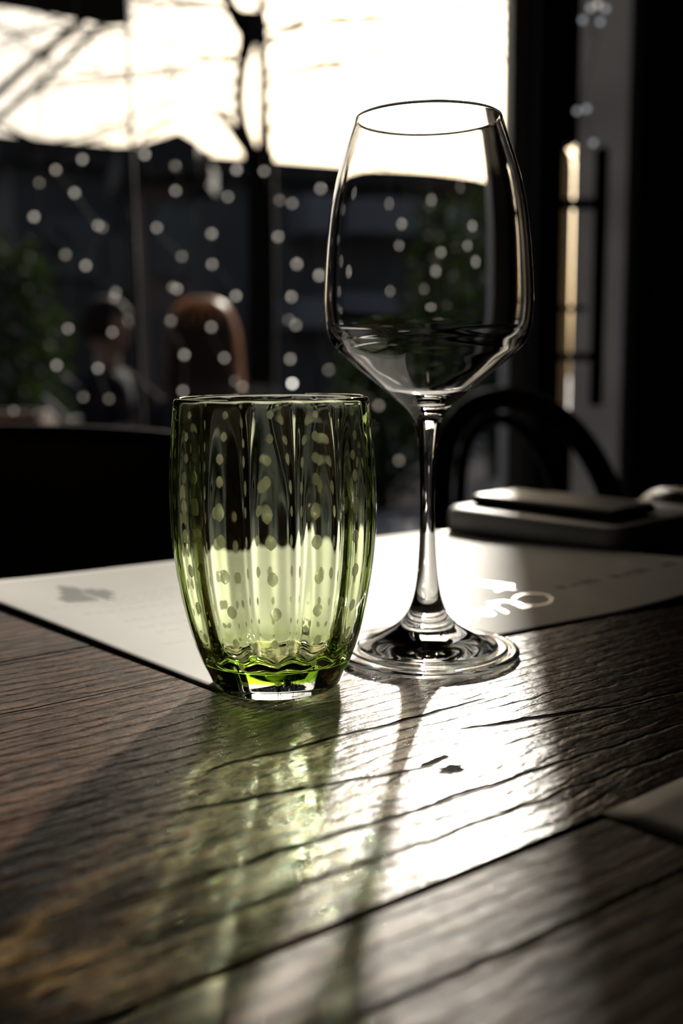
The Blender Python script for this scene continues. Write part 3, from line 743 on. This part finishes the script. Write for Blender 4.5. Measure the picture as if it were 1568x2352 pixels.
for sx in (-1, 1):
    for y0, y1 in ((-.40, -.43), (-.02, .03)):
        tube('leg', [(sx * .17, y0, .445), (sx * .21, y1, .0)], .012, M_BLACKMETAL, sh, 10)

# black hoop-backed chair, right
hp = [(1022, 1420, 1.20), (1014, 1230, 1.20), (1013, 1110, 1.205), (1029, 1010, 1.21), (1075, 942, 1.21), (1150, 915, 1.20), (1235, 930, 1.17), (1312, 985, 1.13), (1372, 1070, 1.10), (1410, 1170, 1.07), (1425, 1300, 1.06), (1430, 1480, 1.06)]
hi = [(1062, 1400, 1.195), (1057, 1230, 1.195), (1058, 1110, 1.197), (1073, 1020, 1.20), (1112, 972, 1.195), (1168, 966, 1.18), (1220, 1008, 1.15), (1262, 1080, 1.13), (1284, 1170, 1.11), (1292, 1300, 1.10), (1294, 1470, 1.10)]
hc0 = at(1218, 1300, 1.13); hoop = empty('hoop_chair', (hc0.x, 1.13, 0), label='black chair with a double hoop back behind the wine glass stem', cat='chair')
O = Vector((hc0.x, 1.13, 0))
def hoopP(L): return [at(a, b, c) - O for a, b, c in L]
ho = hoopP(hp); ho[0].z = .46; ho[-1].z = .46
hh = hoopP(hi); hh[0].z = .46; hh[-1].z = .46
tube('outer_hoop', spline(ho, 8), .0140, M_MATT, hoop, 12)
tube('inner_hoop', spline(hh, 8), .0075, M_BLACKMETAL, hoop, 10)
d = (ho[-1] - ho[0]); d.z = 0; wd = d.length; d.normalize(); nb = Vector((d.y, -d.x, 0))
if nb.y < 0: nb = -nb
mid = (ho[0] + ho[-1]) / 2; mid.z = 0
sc_c = mid - nb * (wd * .5 - .02) * -1 * -1
# the seat lies towards our table
bm = bmesh.new(); bmesh.ops.create_cone(bm, cap_ends=True, segments=40, radius1=.165, radius2=.165, depth=.03, matrix=Matrix.Translation(mid - nb * .14 + Vector((0, 0, .45))))
from_bm('seat', bm, M_BLACKMETAL, hoop)
for a in (-1, 1):
    tube('leg', [mid + d * a * .13 - nb * .03 + Vector((0, 0, .44)), mid + d * a * .17 + nb * .03], .012, M_BLACKMETAL, hoop, 10)
    tube('leg', [mid + d * a * .13 - nb * .25 + Vector((0, 0, .44)), mid + d * a * .16 - nb * .33], .012, M_BLACKMETAL, hoop, 10)

# ------------------------------------------------------------------ our table: planks along u
UA = math.atan2(0.585, 0.811)
table = empty('table', (0, 0, 0), UA, label='dark brushed plank table with open grain in low sun', cat='table')
def uv_w(u, v, z=TZ):
    return Vector((math.cos(UA) * u - math.sin(UA) * v, math.sin(UA) * u + math.cos(UA) * v, z))
def w_uv(p):
    return (math.cos(UA) * p.x + math.sin(UA) * p.y, -math.sin(UA) * p.x + math.cos(UA) * p.y)
VE = 0.570
seams = [-0.334, -0.080, 0.177, 0.434, VE]
for i in range(len(seams) - 1):
    g = 0.0009
    pk_ = box('plank', (-0.75, seams[i] + (g if i < 3 else g * .35), TZ - 0.035), (0.95, seams[i + 1] - (g if i < 2 else g * .35), TZ + (0.0002 if i % 2 else 0)), M_WOOD, table, bev=0.0016 if i < 2 else 0.0007)
    pk_['worn'] = (0.8, 1.0, 0.0, 0.5)[i]              # lacquer rubbed off the plank nearest to us
for u in (-.60, .80):
    box('batten', (u - .04, -.29, TZ - .070), (u + .04, VE - .03, TZ - .0352), M_WOOD, table, bev=.002)
    for v in (-.25, VE - .08):
        box('leg', (u - .03, v - .03, 0), (u + .03, v + .03, TZ - .0702), M_WOOD, table, bev=.003)

# ---- menu sheet under the glasses
A_, B_, C_ = at_z(495, 1590, TZ), at_z(-119, 1355, TZ), at_z(1004, 1222, TZ)
pu = (C_ - B_); PL = pu.length; pu.normalize(); pv = Vector((-pu.y, pu.x, 0)); PW = (B_ - A_).length
def lift(s, t):
    """height of the sheet above the table; s along the long side from 0, t from the near edge (0) to the far edge (1)"""
    z = 0.00035
    z += 0.0018 * math.exp(-(s / .10) ** 2) * max(0, math.sin(math.pi * min(1, max(0, (t - .06) / .94)) * .62)) ** 1.5
    z += 0.0095 * max(0, (s - .62) / .38) ** 1.6 * max(0, 1 - t / .75) 
    return z
def psheet(s, t, dz=0.0):
    a = A_ + pu * (s * PL) + pv * (t * PW)
    sk = (B_ - A_ - pv * (B_ - A_).dot(pv))
    return a + sk * t + Vector((0, 0, lift(s, t) + dz))
menu = empty('menu_sheet', tuple(A_), label='white printed menu sheet under the tumbler and the wine glass', cat='paper', group='menu sheets on the table')
def grid_sheet(fn, nx, ny, th):
    V, Fc = [], []
    for side in (0, 1):
        for j in range(ny + 1):
            for i in range(nx + 1): V.append(fn(i / nx, j / ny, 0 if side == 0 else -th))
    k = (nx + 1) * (ny + 1)
    for j in range(ny):
        for i in range(nx):
            a = j * (nx + 1) + i
            Fc.append((a, a + 1, a + nx + 2, a + nx + 1)); Fc.append((k + a + nx + 1, k + a + nx + 2, k + a + 1, k + a))
    for i in range(nx):
        Fc.append((k + i, k + i + 1, i + 1, i)); b = ny * (nx + 1) + i; Fc.append((b, b + 1, k + b + 1, k + b))
    for j in range(ny):
        a = j * (nx + 1); Fc.append((a, a + nx + 1, k + a + nx + 1, k + a)); b = a + nx; Fc.append((k + b, k + b + nx + 1, b + nx + 1, b))
    return V, Fc
V, Fc = grid_sheet(lambda s, t, d: psheet(s, t, d) - A_, 60, 40, 0.00025)
from_py('sheet', V, Fc, M_PAPER, menu, True)
def st_of(px, py):
    p = at_z(px, py, TZ) - A_; t = p.dot(pv) / PW
    sk = (B_ - A_ - pv * (B_ - A_).dot(pv))
    return (p - sk * t).dot(pu) / PL, t
def marks(runs, seed, h=.010):
    """unreadable print: rows of small blocks; runs = (s0, t0, s1, t1)"""
    rg = random.Random(seed); V, Fc = [], []
    for (s0, t0, s1, t1, hh, gap) in runs:
        x = 0.0; L = math.hypot(s1 - s0, (t1 - t0))
        while x < 1:
            w = rg.uniform(.5, 1.4) * hh * .8 / max(L, 1e-3) ; q = min(1, x + w)
            for seg in [(x, q)]:
                a, b = seg; sa, ta = s0 + (s1 - s0) * a, t0 + (t1 - t0) * a; sb, tb = s0 + (s1 - s0) * b, t0 + (t1 - t0) * b
                k = len(V); hk = hh * rg.uniform(.7, 1.15)
                V += [psheet(sa, ta, .00004) - A_, psheet(sb, tb, .00004) - A_, psheet(sb, tb + hk, .00004) - A_, psheet(sa, ta + hk, .00004) - A_]; Fc.append((k, k + 1, k + 2, k + 3))
            x = q + w * rg.uniform(.2, gap)
    return V, Fc
hd0 = st_of(118, 1372); hd1 = st_of(232, 1362)
rows = []
for k in range(6):
    o = k * .030
    rows.append((hd0[0] - .005 + k * .010, hd0[1] - .085 + o, hd1[0] + .015 - abs(k - 2) * .012, hd1[1] - .085 + o, .045, .12))
v, f = marks(rows, 2)
from_py('printed_heading', v, f, M_INK, menu, kind='stuff')
rows = []
for (x0, y0, x1, y1) in [(120, 1405, 390, 1365), (240, 1398, 392, 1372), (196, 1418, 385, 1388), (290, 1432, 418, 1405), (325, 1447, 430, 1425), (365, 1456, 440, 1440), (380, 1483, 455, 1470), (250, 1378, 400, 1352)]:
    a = st_of(x0, y0); b = st_of(x1 + 60, y1 - 9); rows.append((a[0], a[1], b[0], a[1] + (b[1] - a[1]) * .6, .014, .9))
v, f = marks(rows, 9)
from_py('printed_text', v, f, M_INKPALE, menu, kind='stuff')
a = st_of(1290, 1357); b = st_of(1560, 1318)
v, f = marks([(a[0], a[1], min(b[0], .97), b[1], .030, 1.2)], 4)
from_py('printed_text', v, f, M_INK, menu, kind='stuff')
# foil script lettering: strokes laid as flat ribbons on the sheet
def ribbon(pxs, w):
    P = spline([Vector((*st_of(*p), 0)) for p in pxs], 5)
    W = [psheet(p.x, p.y, .00008) - A_ for p in P]; V, Fc = [], []
    for i, p in enumerate(W):
        t = (W[min(i + 1, len(W) - 1)] - W[max(i - 1, 0)]).normalized(); n = Vector((-t.y, t.x, 0))
        V += [p + n * w / 2, p - n * w / 2]
    for i in range(len(W) - 1): Fc.append((2 * i, 2 * i + 1, 2 * i + 3, 2 * i + 2))
    return V, Fc
rb = [ribbon([(1002, 1448), (1035, 1438), (1062, 1430), (1092, 1425)], .0022),
      ribbon([(1022, 1406), (1050, 1412), (1078, 1418), (1092, 1424)], .0026),
      ribbon([(1062, 1398), (1090, 1400), (1120, 1406), (1130, 1414), (1095, 1412), (1070, 1405)], .0028),
      ribbon([(1068, 1399), (1098, 1399), (1125, 1397), (1142, 1388), (1124, 1386), (1128, 1392), (1146, 1400), (1164, 1409)], .0020),
      ribbon([(1124, 1387), (1150, 1382), (1172, 1384), (1190, 1393), (1204, 1397), (1216, 1395)], .0017),
      ribbon([(1190, 1392), (1178, 1381), (1188, 1370), (1215, 1365), (1248, 1367), (1266, 1376), (1258, 1387), (1232, 1392), (1204, 1391), (1184, 1384)], .0017)]
v, f = join_geo(rb); from_py('foil_lettering', v, f, M_FOIL, menu, True, label='shiny silver script lettering')
rb = []
rg = random.Random(3)
for k in range(11):
    x = 1078 + k * 9.2; y = 1336 + k * 1.1
    rb.append(ribbon([(x, y - 3), (x + 8, y), (x + 3, y + 6), (x + 14, y + 9)], .0012))
rb.append(ribbon([(1138, 1359), (1160, 1353), (1180, 1345)], .0014))
v, f = join_geo(rb); from_py('foil_small_print', v, f, M_FOIL, menu, True)

# ---- second sheet, right, in the shade
S0 = at_z(1380, 1873, TZ); su = Vector((math.cos(UA), math.sin(UA), 0)); sv = (at_z(1568, 1942, TZ) - S0); sv.z = 0; sv.normalize()
sheet2 = empty('menu_sheet', tuple(S0), label='shaded grey sheet corner at the right edge in front of the wine glass', cat='paper', group='menu sheets on the table')
def s2(s, t, d): 
    return su * (s * .297) + sv * (t * .21) + Vector((0, 0, .0007 + .003 * t + .014 * (1 - t) * s ** 1.3 + d))
V, Fc = grid_sheet(s2, 30, 24, .0003)
from_py('sheet', V, Fc, M_PAPER, sheet2, True)

# ---- thick notebook, phone, beaded pouch at the back right
n0, n1 = at_z(994, 1221, TZ), at_z(1388, 1283, TZ)
na = (n1 - n0); NL = na.length; na.normalize(); nn = Vector((-na.y, na.x, 0))
if nn.y < 0: nn = -nn
NRZ = math.atan2(na.y, na.x)
n0 = n0 + nn * 0.012
book = empty('notebook', tuple(n0), NRZ, label='thick pale grey rounded notebook at the back edge behind the wine glass', cat='notebook')
BW, BH = 0.130, 0.0175
bm = bmesh.new()
prof = [(0.002, 0.0), (0.0, 0.003), (-0.0006, 0.008), (0.0, 0.0125), (0.002, 0.0158), (0.006, 0.0172), (0.012, BH)]
def slab(name, prof_, x0, x1, y1, mat, parent):
    V, Fc = [], []; m = len(prof_)
    for x, ins in ((x0, .006), (x0 + .004, .0015), (x0 + .012, 0), (x1 - .012, 0), (x1 - .004, .0015), (x1, .006)):
        for (y, z) in prof_:
            V.append((x, y + ins * 1.0, z))
        V.append((x, y1 - ins, prof_[-1][1])); V.append((x, y1 - ins, 0))
    m += 2
    for a in range(5):
        for k in range(m):
            Fc.append((a * m + k, a * m + (k + 1) % m, (a + 1) * m + (k + 1) % m, (a + 1) * m + k))
    Fc.append(tuple(reversed(range(m)))); Fc.append(tuple(range(5 * m, 6 * m)))
    bm = bmesh.new(); vs = [bm.verts.new(v) for v in V]
    for f in Fc: bm.faces.new([vs[i] for i in f])
    return from_bm(name, bm, mat, parent, True)
slab('cover', prof, 0, NL, BW, M_BOOK, book)
box('page_block', (NL - .0065, .012, .003), (NL + .0005, BW - .012, BH - .003), M_PAGES, book)
PY0, PWD, PDP = 0.024, 0.128, 0.056         # phone lies lengthways near the front of the notebook
x0 = 0.0
for k in range(200):                          # slide it along until its near corner stands where it does on the notebook
    d_ = n0 + na * x0 + nn * PY0 + Vector((0, 0, BH)) - EYE
    if CX + FPX * d_.dot(_R) / d_.dot(_F) > 1078: break
    x0 += 0.0005
ph = empty('phone', tuple(n0 + na * x0 + nn * PY0 + Vector((0, 0, BH + .0002))), NRZ, label='dark phone with a sunlit screen lying on the notebook', cat='phone')
box('body', (0, 0, 0), (PWD, PDP, .0072), M_BLACKMETAL, ph, bev=.003)
box('screen', (.003, .003, .00721), (PWD - .003, PDP - .003, .0077), M_SCREEN, ph, bev=.0002)
pp = at_z(1575, 1200, TZ) + Vector((0.02, 0.03, 0))
M_POUCH = pbsdf('brown_beaded_cloth', (0.30, 0.22, 0.16), 0.35, noise=(300, 0.5), bump=(500, 1.0, 0.001))
pouch = empty('beaded_pouch', tuple(pp), math.radians(20), label='small brown beaded pouch at the far right edge behind the notebook', cat='pouch')
bm = bmesh.new(); bmesh.ops.create_uvsphere(bm, u_segments=28, v_segments=16, radius=1)
for v in bm.verts:
    x, y, z = v.co
    v.co = (x * .055 * (1 - .12 * z), y * .030 * (1 - .35 * max(0, z)), max(0, z * .013 + .0115 + .004 * math.sin(7 * x)))
from_bm('bag', bm, M_POUCH, pouch, True)
bm = bmesh.new(); rg = random.Random(8)
for k in range(170):
    a = rg.uniform(0, 6.28); zz = rg.uniform(-.4, .95); rr_ = math.sqrt(max(0, 1 - zz * zz))
    c = Vector((math.cos(a) * rr_ * .055 * (1 - .12 * zz), math.sin(a) * rr_ * .030 * (1 - .35 * max(0, zz)), zz * .013 + .0115))
    bmesh.ops.create_icosphere(bm, subdivisions=1, radius=.0014, matrix=Matrix.Translation(c))
from_bm('beads', bm, pbsdf('bronze_bead', (.5, .38, .25), .2, metal=.8), pouch, True, kind='stuff')

# ------------------------------------------------------------------ the two glasses
def interp(P, n):
    """densify an (r, z) profile with a spline"""
    return [(max(0.0, p.x), p.y) for p in spline([Vector((a, b, 0)) for a, b in P], n)]
def revolve(rows, seg, rfun=None):
    """rows of (r, z) -> vertex grid (rows x seg) and smooth normals from the grid itself"""
    th = np.arange(seg) * 2 * math.pi / seg
    R = np.array([p[0] for p in rows])[:, None] * np.ones((1, seg)); Z = np.array([p[1] for p in rows])[:, None] * np.ones((1, seg))
    if rfun is not None: R, Z = rfun(R, Z, th)
    P = np.stack([R * np.cos(th), R * np.sin(th), Z], -1)
    dt = np.roll(P, -1, 1) - np.roll(P, 1, 1)
    dr = np.empty_like(P); dr[1:-1] = P[2:] - P[:-2]; dr[0] = P[1] - P[0]; dr[-1] = P[-1] - P[-2]
    n = np.cross(dt, dr); ln = np.linalg.norm(n, axis=-1, keepdims=True)
    n = np.where(ln > 1e-14, n / np.maximum(ln, 1e-14), 0)
    for i in (0, -1):
        if R[i].max() < 1e-6: n[i] = (0, 0, -1 if i == 0 else 1)
    return P, n
def grid_obj(name, P, n, a, b, mat, parent, extra=None):
    """rows a..b of the grid as one open piece of the glass surface with the normals of the whole"""
    seg = P.shape[1]; V = P[a:b + 1].reshape(-1, 3); NN = n[a:b + 1].reshape(-1, 3)
    Fc = []
    for i in range(b - a):
        for k in range(seg):
            Fc.append((i * seg + k, i * seg + (k + 1) % seg, (i + 1) * seg + (k + 1) % seg, (i + 1) * seg + k))
    nf = len(Fc); V = [tuple(v) for v in V]; NN = [tuple(v) for v in NN]
    if extra is not None:
        o = len(V); V += extra[0]; NN += extra[2]; Fc += [tuple(i + o for i in f) for f in extra[1]]
    me = bpy.data.meshes.new(name); me.from_pydata(V, [], Fc); me.update()
    me.shade_smooth()
    at_ = me.attributes.new('fused', 'FLOAT', 'FACE')
    at_.data.foreach_set('value', [0.0] * nf + [1.0] * (len(Fc) - nf))
    me.normals_split_custom_set_from_vertices(NN)
    return add_obj(name, me, mat, parent, False)

# wine glass (mm)
outer_low = [(0, 2.4), (10, 2.2), (22, 1.4), (32, .6), (37.5, 0.1), (39.3, .15), (40.2, .8), (40.3, 1.4), (39.7, 2.0), (38.4, 2.45), (36.0, 2.75), (35.0, 2.95), (34.3, 3.35), (32.0, 3.7),
             (30.8, 3.9), (30.0, 4.4), (27, 5.3), (23, 6.8), (19, 8.9), (15, 11.3), (11.6, 14.2), (8.9, 17.8), (7.0, 21.9), (5.4, 28), (4.3, 36), (3.6, 46), (3.25, 57), (3.22, 71), (3.45, 85), (4.2, 93), (5.4, 99.5), (7.2, 104.0),
             (10.2, 107.6), (15.2, 112.0), (23.1, 118.6), (31, 125.1), (36.5, 129.9), (39.5, 132.9), (41.6, 136.2), (43.0, 140.6), (43.6, 147), (43.7, 153), (43.1, 164), (42.0, 176.5), (40.4, 189), (37.6, 201.5), (33.6, 213.8), (31.2, 220.6), (30.1, 224.2)]
rim = [(29.9, 224.8), (29.55, 225.0), (29.2, 224.8)]
inner = [(29.0, 224.2), (30.1, 220.6), (32.5, 213.8), (36.5, 201.5), (39.3, 189), (40.9, 176.5), (41.95, 164), (42.5, 153), (42.35, 147), (41.7, 141.2), (40.2, 137.3), (37.9, 134.2), (34.6, 130.9), (29.2, 126.3), (21.4, 119.9), (14.2, 114.3), (8, 111.4), (4, 110.6), (0, 110.4)]
prof_w = interp(outer_low, 4)[:-1] + [outer_low[-1]] + rim + interp(inner, 4)
prof_w = [(a / 1000, b / 1000) for a, b in prof_w]
Pw, nw = revolve(prof_w, 128)
wine = empty('wine_glass', (0.0371, 0.4334, TZ + 0.0009), label='tall clear stemmed wine glass, empty, standing half on the menu sheet', cat='glass')
iz_foot = min(range(20, len(prof_w)), key=lambda i: abs(prof_w[i][1] - .0215) + (prof_w[i][0] > .02))
iz_stem = min(range(iz_foot, len(prof_w)), key=lambda i: abs(prof_w[i][1] - .104) + (prof_w[i][0] > .02))
gl = [grid_obj('foot', Pw, nw, 0, iz_foot, M_CLEAR, wine), grid_obj('stem', Pw, nw, iz_foot, iz_stem, M_CLEAR, wine), grid_obj('bowl', Pw, nw, iz_stem, len(prof_w) - 1, M_CLEAR, wine)]

# tumbler (mm)
T_X, T_Y = -0.0265, 0.3947
t_out = [(0, 1.0), (12, .8), (20, .4), (23.6, .05), (24.8, .15), (25.6, .8), (26.2, 2.0), (27.2, 4.5), (28.6, 7.5), (29.5, 9.4), (30.6, 12.2), (32.8, 18.6), (36.0, 30.9), (38.25, 43), (39.75, 55), (40.45, 67), (40.4, 79), (39.8, 91), (38.9, 102), (38.1, 110), (37.75, 112.8)]
t_rim = [(37.4, 113.6), (36.8, 113.9), (36.2, 113.6)]
t_in = [(35.9, 112.8), (35.6, 110), (35.9, 102), (36.5, 91), (37.0, 79), (37.0, 67), (36.2, 55), (34.6, 43), (32.2, 31.5), (29.2, 22.0), (25.4, 15.6), (20.5, 12.2), (12, 10.6), (0, 10.2)]
a_ = interp(t_out, 4); b_ = interp(t_in, 4)
rows_t = [(r / 1000, z / 1000) for r, z in a_ + t_rim + b_]
n_out = len(a_) + 2
NL_ = 14
PH = math.radians(-90 + 2.6)
def ribs(R, Z, th):
    R = R.copy(); i = np.arange(R.shape[0])[:, None]
    k = np.clip((i - n_out) / 10.0, 0, 1)                       # only the inside is ribbed
    c = np.cos(NL_ * (th[None, :] - PH))
    amp = 0.00060 * np.clip(Z / 0.020, 0.2, 1) * np.clip((0.1139 - Z) / 0.040, 0.15, 1)
    R = R + k * amp * (-c) * np.clip(R / 0.012, 0, 1)
    Z = Z - k * 0.0007 * c * np.exp(-((R - 0.024) / 0.006) ** 2) * (Z < .03)
    i2 = (i <= n_out)
    R = R - i2 * 0.00012 * (1 - c) * np.clip((Z - .012) / .02, 0, 1)
    return R, Z
Pt, ntm = revolve(rows_t, NL_ * 16, ribs)
tumbler = empty('tumbler', (T_X, T_Y, TZ + 0.0009), label='green ribbed glass tumbler covered in pale oval dots', cat='glass')
i_cap = min(range(6, len(a_)), key=lambda i: abs(rows_t[i][1] - .0068))
seg = Pt.shape[1]
ring = [tuple(v) for v in Pt[i_cap]]
cap = (ring + [(0, 0, rows_t[i_cap][1])], [((k + 1) % seg, k, seg) for k in range(seg)], [(0, 0, -1)] * (seg + 1))
gt = [grid_obj('body', Pt, ntm, i_cap, len(rows_t) - 1, M_GREEN, tumbler, cap), grid_obj('base', Pt, ntm, 0, i_cap, M_CLEAR, tumbler)]
# pale dots held inside the wall, fourteen columns of eleven
bm = bmesh.new(); bmesh.ops.create_icosphere(bm, subdivisions=2, radius=1.0)
bmesh.ops.delete(bm, geom=[v for v in bm.verts if v.co.x < -0.05], context='VERTS')
dot_me = bpy.data.meshes.new('dot'); bm.to_mesh(dot_me); bm.free(); dot_me.materials.append(M_DOT); dot_me.shade_smooth()
ro = [(954, 16.5, 21), (1008, 16.5, 24), (1058, 20, 26), (1109, 21, 31), (1181, 26, 44), (1250, 27, 36), (1331, 26, 36), (1412, 26, 34), (1481, 19, 27), (1533, 18, 19), (1574, 20, 17)]
zr = np.array([p[1] for p in rows_t[:len(a_)]]); rrr = np.array([p[0] for p in rows_t[:len(a_)]])
ks = np.argsort(zr)
rg = random.Random(12)
dots = []
for (py, w, h) in ro:
    rg0 = .0385
    for _ in range(3):
        z = at(628, py, T_Y - rg0).z - (TZ + 0.0009); rg0 = float(np.interp(z, zr[ks], rrr[ks]))
    z = max(z, .0042)
    px2m = (T_Y - rg0) / FPX
    r2 = float(np.interp(z + .0005, zr[ks], rrr[ks])); slope = math.atan2(r2 - rg0, .0005)
    for k in range(NL_):
        tw_ = 0.10 * math.sin(z * 46 + 1.4) * .35
        a = PH + 2 * math.pi * k / NL_ + tw_ + rg.uniform(-.02, .02)
        dep = .0007 if z > .012 else .0012
        o = bpy.data.objects.new('dot', dot_me); col.objects.link(o); o.parent = tumbler
        rr_ = rg0 - dep
        sc_ = rg.uniform(.92, 1.08)
        M = Matrix.Translation((rr_ * math.cos(a), rr_ * math.sin(a), z + rg.uniform(-.0006, .0006))) @ Matrix.Rotation(a, 4, 'Z') @ Matrix.Rotation(slope, 4, 'Y') @ Matrix.Diagonal((.00045, w / 2 * px2m * sc_, h / 2 * px2m * sc_, 1))
        o.matrix_local = M
        dots.append(o)
